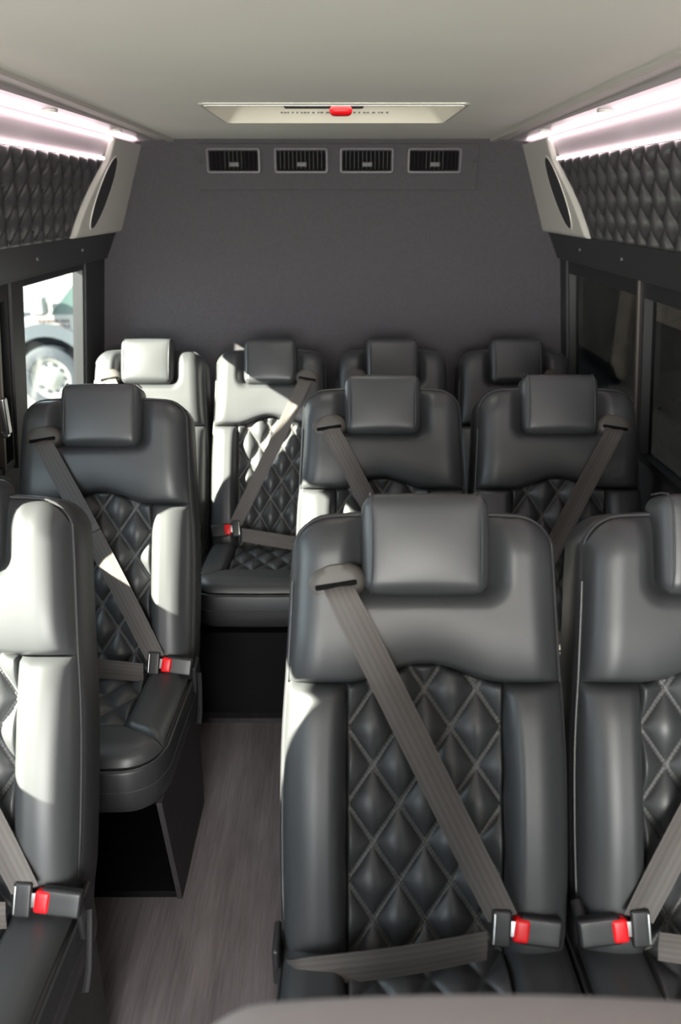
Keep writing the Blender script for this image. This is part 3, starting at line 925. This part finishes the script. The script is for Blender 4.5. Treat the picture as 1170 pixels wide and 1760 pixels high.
def build_belts(root, s, bu=0.150, bv=0.075, stop=False):
    """s=+1: guide on the left (-u), buckle on the right; s=-1 mirrored"""
    def Q(u, v, w): return P(s * u, v, w)
    gu, gv = -0.142, 0.600
    # guide: domed oval
    bm = bmesh.new()
    N = 36; tilt = math.radians(9) * 1
    rings = []
    for k, w in ((1.0, 0.040), (1.0, 0.052), (0.93, 0.060), (0.80, 0.065), (0.55, 0.0665), (0.25, 0.067)):
        r = []
        for i in range(N):
            t = 2 * PI * i / N
            a = 0.048 * k * math.cos(t); b = 0.034 * k * math.sin(t)
            up = 0.004 * max(0, math.sin(t)) * k
            r.append(bm.verts.new(Q(gu + a * math.cos(tilt) - b * math.sin(tilt), gv + a * math.sin(tilt) + b * math.cos(tilt), w - 0.008 + up)))
        rings.append(r)
    for i in range(len(rings) - 1):
        for j in range(N): bm.faces.new((rings[i][j], rings[i][(j + 1) % N], rings[i + 1][(j + 1) % N], rings[i + 1][j]))
    bm.faces.new(rings[-1])
    g = link_bm('belt_guide', bm, M['guide'], root)
    bm = bmesh.new()
    e1 = (Q(gu + math.cos(tilt), gv + math.sin(tilt), 0) - Q(gu, gv, 0)).normalized()
    e3 = (Q(0, 0, 1) - Q(0, 0, 0)).normalized(); e2 = e3.cross(e1)
    c = Q(gu, gv - 0.004, 0.0590)
    Mx = Matrix((( e1.x, e2.x, e3.x, c.x), (e1.y, e2.y, e3.y, c.y), (e1.z, e2.z, e3.z, c.z), (0, 0, 0, 1)))
    add_rbox(bm, (0, 0, 0), (0.066, 0.0085, 0.006), 0.0028, 3, (0, 0, 0), Mx)
    link_bm('guide_slot', bm, M['slot'], g)
    # buckle position
    bw = 0.050
    # shoulder belt
    p0 = Q(gu + 0.002, gv - 0.004, 0.056); p1 = Q(gu + 0.010, gv - 0.020, 0.068)
    pe = Q(bu - 0.024, bv + 0.014, bw + 0.020)
    d = (pe - p1)
    wd0 = e1 * s
    wd0 = (Q(1, 0.16, 0) - Q(0, 0, 0)).normalized()
    nrm = (Q(0, 0, 1) - Q(0, 0, 0)).normalized()
    wd = d.normalized().cross(nrm).normalized()
    if wd.dot(wd0) < 0: wd = -wd
    keys = [(p0, wd0, 0.046), (p1, wd0 * 0.7 + wd * 0.3, 0.046), (p1 + d * 0.10, wd, 0.047)]
    for t in (0.3, 0.5, 0.7, 0.88):
        sag = 0.010 * math.sin(PI * t)
        keys.append((p1 + d * t - nrm * sag, wd, 0.048))
    keys.append((pe, wd * 0.6 + wd0 * 0.8, 0.046))
    sh = ribbon('shoulder_belt', keys, root)
    if stop:   # fold of webbing stitched over the belt half way down
        c_ = p1 + d * 0.40 - nrm * 0.010
        ax = wd.normalized(); nr = (nrm - ax * nrm.dot(ax)).normalized(); b_ = nr.cross(ax)
        Ms = Matrix(((ax.x, b_.x, nr.x, c_.x), (ax.y, b_.y, nr.y, c_.y), (ax.z, b_.z, nr.z, c_.z), (0, 0, 0, 1)))
        bm = bmesh.new(); add_rbox(bm, (0, 0, 0.001), (0.051, 0.020, 0.006), 0.0025, 3, (0, 0, 0), Ms)
        link_bm('belt_fold', bm, M['belt'], sh)
    # lap belt
    la = Q(-0.222, 0.000, 0.030); lb = Q(-0.180, 0.012, 0.076); lc = Q(-0.04, 0.032, 0.084); ld = Q(bu - 0.050, bv - 0.022, bw + 0.030)
    up_ = (Q(0, 1, 0.15) - Q(0, 0, 0)).normalized()
    ribbon('lap_belt', [(la, up_, 0.018), (Q(-0.212, 0.004, 0.055), up_, 0.030), (lb, up_, 0.047), (lc, up_, 0.048), (ld, up_, 0.046)], root)
    # latch plate
    bm = bmesh.new()
    f1 = (Q(bu, bv, 0) - Q(bu - 0.06, bv + 0.004, 0)).normalized()
    def frame(c, ax, nr):
        ax = ax.normalized(); nr = (nr - ax * nr.dot(ax)).normalized(); b_ = nr.cross(ax)
        return Matrix(((ax.x, b_.x, nr.x, c.x), (ax.y, b_.y, nr.y, c.y), (ax.z, b_.z, nr.z, c.z), (0, 0, 0, 1)))
    Ml = frame(Q(bu - 0.027, bv, bw + 0.022), f1, nrm)
    add_rbox(bm, (0, 0, 0), (0.030, 0.056, 0.010), 0.0045, 3, (0, 0, 0), Ml)
    lp = link_bm('latch_plate', bm, M['plastic'], root)
    bm = bmesh.new()
    add_rbox(bm, (0.020, 0, 0), (0.016, 0.024, 0.003), 0.001, 2, (0, 0, 0), Ml)
    add_rbox(bm, (-0.0115, 0, 0.0045), (0.0035, 0.046, 0.003), 0.001, 2, (0, 0, 0), Ml)
    link_bm('tongue', bm, M['metal'], lp)
    # buckle
    Mk = frame(Q(bu + 0.018, bv - 0.006, bw + 0.012), (Q(1, -0.12, 0.0) - Q(0, 0, 0)), nrm)
    bm = bmesh.new(); add_rbox(bm, (0.016, 0, 0), (0.066, 0.044, 0.022), 0.006, 4, (0, 0, 0), Mk)
    bk = link_bm('buckle', bm, M['plastic'], root)
    bm = bmesh.new(); add_rbox(bm, (-0.014, 0, 0.004), (0.024, 0.036, 0.019), 0.005, 4, (0.001, 0, 0.001), Mk)
    link_bm('release_button', bm, M['red'], bk)
    bm = bmesh.new()
    add_tube(bm, [Mk @ Vector((0.034, 0, 0)), Mk @ Vector((0.037, -0.010, -0.014)), Mk @ Vector((0.037, -0.030, -0.035))], [0.013, 0.011, 0.010], 10)
    link_bm('buckle_stalk', bm, M['plastic'], bk)

def build_lever(root, sd):
    bm = bmesh.new()
    add_tube(bm, [(sd * 0.246, -0.005, 0.46), (sd * 0.250, -0.03, 0.43), (sd * 0.252, -0.06, 0.385), (sd * 0.252, -0.085, 0.365)], [0.006, 0.006, 0.007, 0.008], 8)
    link_bm('recline_lever', bm, M['plastic'], root)

G = 'quilted passenger seats'
proto = empty('passenger_seat'); tag(proto, 'x', 'seat', G)
build_back_parts(proto); build_cushion(proto); build_base(proto)
def children(o): return [x for x in C.objects if x.parent == o]
LOW = ('pedestal', 'side_panel', 'recliner_hinge')
def place(x, y, label, s, bu=0.150, sc=(1, 1, 1), low=True, lever=False, belts=True, first=False, bv=0.075, stop=False):
    o = proto if first else copy_tree(proto)
    o.location = (x, y, 0); o.scale = sc; o['label'] = label
    drop = () if low else LOW
    if not belts: drop = drop + ('headrest',)
    for ch in children(o):
        if ch.name.split('.')[0] in drop:
            for g in children(ch): bpy.data.objects.remove(g)
            bpy.data.objects.remove(ch)
    if belts: build_belts(o, s, bu, bv, stop)
    if low:
        bm = bmesh.new()
        hs = -1 if s > 0 and x > 0 else 1
        add_rbox(bm, (hs * 0.2365, 0.0, 0.452), (0.012, 0.060, 0.075), 0.005, 3)
        link_bm('recliner_hinge', bm, M['plastic'], o)
    if lever: build_lever(o, 1)
    return o
place(0.112, 1.785, 'black quilted leather seat behind the large front seat, belt crossing from its left shoulder', 1, 0.145)
RS = (0.905, 1.0, 0.985)
place(-0.668, 2.45, 'rear-row quilted seat beside the left window, sunlit headrest', 1, sc=RS, low=False)
place(-0.243, 2.45, 'rear-row quilted seat half in sunlight, white-lit belt running down to its left', -1, sc=RS, low=False)
place(0.180, 2.45, 'shaded rear-row quilted seat, third from the left window', 1, sc=RS, low=False)
place(0.610, 2.45, 'shaded rear-row quilted seat in the right rear corner', -1, sc=RS, low=False)
place(0.583, 1.785, 'black quilted seat near the right window, belt coming from its right shoulder', -1, 0.15)
place(-0.605, 1.675, 'single black quilted seat under the left window, sunlight on its right bolster', 1, 0.172, lever=True, bv=0.042, stop=True)
place(-0.672, 0.97, 'cut-off near seat at the left edge, its shoulder brightly sunlit', 1, 0.184, lever=True, bv=0.052)
place(0.606, 0.89, 'near quilted seat cut off at the right edge, red buckle on its left', -1, 0.175)
place(0.135, 0.89, 'large near quilted seat in the centre foreground with belt across it', 1, 0.137)

# foreground seat top
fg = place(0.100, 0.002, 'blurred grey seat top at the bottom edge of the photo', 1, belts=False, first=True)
M['greyseat'] = mat('grey_seat_top', (0.40, 0.37, 0.37), 0.5, 0.4)
for ch in children(fg):   # back, upper panel and piping of this copy take a lighter grey
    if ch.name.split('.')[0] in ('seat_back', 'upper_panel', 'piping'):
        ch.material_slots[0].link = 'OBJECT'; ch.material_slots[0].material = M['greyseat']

# rear platform
root = empty('rear_bench_base', (XC, 2.20, 0), 'black box base carrying the four rear seats', 'bench base')
bm = bmesh.new(); add_box(bm, (0, 0.20, 0.165), (1.74, 0.60, 0.31)); link_bm('base_box', bm, M['base'], root, False)
bm = bmesh.new(); add_box(bm, (0, 0.10, 0.010), (1.78, 0.46, 0.018)); link_bm('kick_strip', bm, M['base_side'], root, False)

# ------------------------------------------------------------------ outside, seen through the windows
GZ = -0.65
bm = bmesh.new(); add_box(bm, (0, 6, GZ - 0.05), (60, 50, 0.1)); g_ = struct('ground', bm, M['asphalt'])
VX, VY = -3.24, 8.6
root = empty('parked_van', (VX, VY, GZ), 'white van parked outside, seen through the left rear window', 'van')
prof = [(-0.95, 0.35), (-0.98, 0.60), (-0.92, 0.82), (-0.80, 0.90), (-0.35, 0.98), (-0.12, 1.03), (0.45, 1.62), (0.70, 1.76), (1.1, 1.82), (4.0, 1.80), (4.35, 1.5), (4.48, 0.5), (4.4, 0.32)]
arch = [(0.55, 0.32)] + [(0.0 + 0.50 * math.cos(a), 0.36 + 0.50 * math.sin(a)) for a in [PI * k / 12 for k in range(0, 13)]] + [(-0.52, 0.32)]
outl = prof + arch
outl = list(reversed(outl))   # CCW
area2 = sum(outl[i][0] * outl[(i + 1) % len(outl)][1] - outl[(i + 1) % len(outl)][0] * outl[i][1] for i in range(len(outl)))
if area2 < 0: outl.reverse()
bm = bmesh.new()
add_loft(bm, outl, [(0.0, 0.03), (0.03, 0.0), (1.85, 0.0), (1.88, 0.03)], lambda a, b, w: Vector((a, w, b)))
link_bm('van_body', bm, M['paint'], root, True, 35)
bm = bmesh.new()
w_ = [(0.08, 1.05), (1.25, 1.07), (1.25, 1.70), (0.78, 1.69), (0.56, 1.58)]
add_loft(bm, w_, [(-0.004, 0.004), (0.02, 0)], lambda a, b, w: Vector((a, w, b)))
link_bm('side_window', bm, M['carglass'], root, False)
bm = bmesh.new()
ring = [(0.46 * math.cos(a), 0.36 + 0.46 * math.sin(a)) for a in [PI * (k / 16) for k in range(17)]]
ring2 = [(0.60 * math.cos(a), 0.36 + 0.60 * math.sin(a)) for a in [PI * (k / 16) for k in range(17)]]
A0 = [bm.verts.new((x, -0.02, z)) for x, z in ring]; A1 = [bm.verts.new((x, -0.02, z)) for x, z in ring2]
B0 = [bm.verts.new((x, 0.03, z)) for x, z in ring]; B1 = [bm.verts.new((x, 0.03, z)) for x, z in ring2]
for k in range(16):
    bm.faces.new((A0[k], A0[k + 1], A1[k + 1], A1[k])); bm.faces.new((A1[k], A1[k + 1], B1[k + 1], B1[k])); bm.faces.new((A0[k], B0[k], B0[k + 1], A0[k + 1]))
link_bm('wheel_arch', bm, M['cladding'], root, False)
bm = bmesh.new(); add_box(bm, (0.10, 0.25, 0.7), (1.0, 0.02, 0.7)); link_bm('wheel_well', bm, M['tyre'], root, False)
def torus_wheel(cx):
    bm = bmesh.new()
    prof_ = [(0.225, -0.015), (0.235, -0.03), (0.30, -0.035), (0.345, -0.015), (0.355, 0.03), (0.355, 0.17), (0.30, 0.20), (0.22, 0.2)]
    N = 40; rings = []
    for r_, y in prof_:
        rings.append([bm.verts.new((cx + r_ * math.cos(2 * PI * i / N), y, 0.357 + r_ * math.sin(2 * PI * i / N))) for i in range(N)])
    for i in range(len(rings) - 1):
        for j in range(N): bm.faces.new((rings[i][j], rings[i][(j + 1) % N], rings[i + 1][(j + 1) % N], rings[i + 1][j]))
    t_ = link_bm('wheel', bm, M['tyre'], root)
    bm = bmesh.new(); rings = []
    for r_, y in ((0.228, 0.01), (0.226, -0.022), (0.20, -0.012), (0.17, 0.01), (0.13, 0.005), (0.08, -0.02), (0.02, -0.025)):
        rings.append([bm.verts.new((cx + r_ * math.cos(2 * PI * i / N), y, 0.357 + r_ * math.sin(2 * PI * i / N))) for i in range(N)])
    for i in range(len(rings) - 1):
        for j in range(N): bm.faces.new((rings[i][j], rings[i][(j + 1) % N], rings[i + 1][(j + 1) % N], rings[i + 1][j]))
    bm.faces.new(rings[-1])
    link_bm('rim', bm, M['rim'], t_)
    bm = bmesh.new()
    for i in range(10):
        a = 2 * PI * i / 10
        r_ = 0.155
        add_tube(bm, [(cx + r_ * math.cos(a), 0.006, 0.357 + r_ * math.sin(a)), (cx + r_ * math.cos(a), -0.006, 0.357 + r_ * math.sin(a))], 0.020, 10)
    link_bm('rim_holes', bm, M['tyre'], t_)
torus_wheel(0.0); torus_wheel(3.6)
bm = bmesh.new(); add_rbox(bm, (0.03, -0.14, 1.17), (0.17, 0.14, 0.22), 0.045, 4); link_bm('door_mirror', bm, M['paint'], root)
bm = bmesh.new(); add_box(bm, (0.64, -0.004, 0.70), (0.02, 0.006, 0.66)); link_bm('door_seam', bm, M['cladding'], root, False)
bm = bmesh.new()
for z in (0.985, 0.93):
    xx = -0.05
    while xx < 0.30:
        w_ = random.uniform(0.02, 0.04)
        add_box(bm, (xx, -0.004, z), (w_, 0.006, 0.035)); xx += w_ + 0.012
link_bm('faded_lettering', bm, M['decal'], root, False)

# dim building beyond the right windows
root = empty('neighbouring_building', (3.6, 4.0, GZ), 'dim building wall seen through the dark right windows', 'building')
bm = bmesh.new(); add_box(bm, (0.2, 5, 2.2), (0.4, 24, 4.4)); link_bm('building_wall', bm, M['building'], root, False)
for (y, w_, z0, z1) in ((5.9, 0.45, 0.1, 1.6), (4.45, 1.0, 0.95, 1.6), (1.0, 0.8, 0.2, 2.2)):  # pale strips on the wall, showing as tan streaks in the windows
    bm = bmesh.new(); add_box(bm, (-0.03, y, (z0 + z1) / 2), (0.06, w_, z1 - z0)); link_bm('pale_strip', bm, M['tanstrip'], root, False)
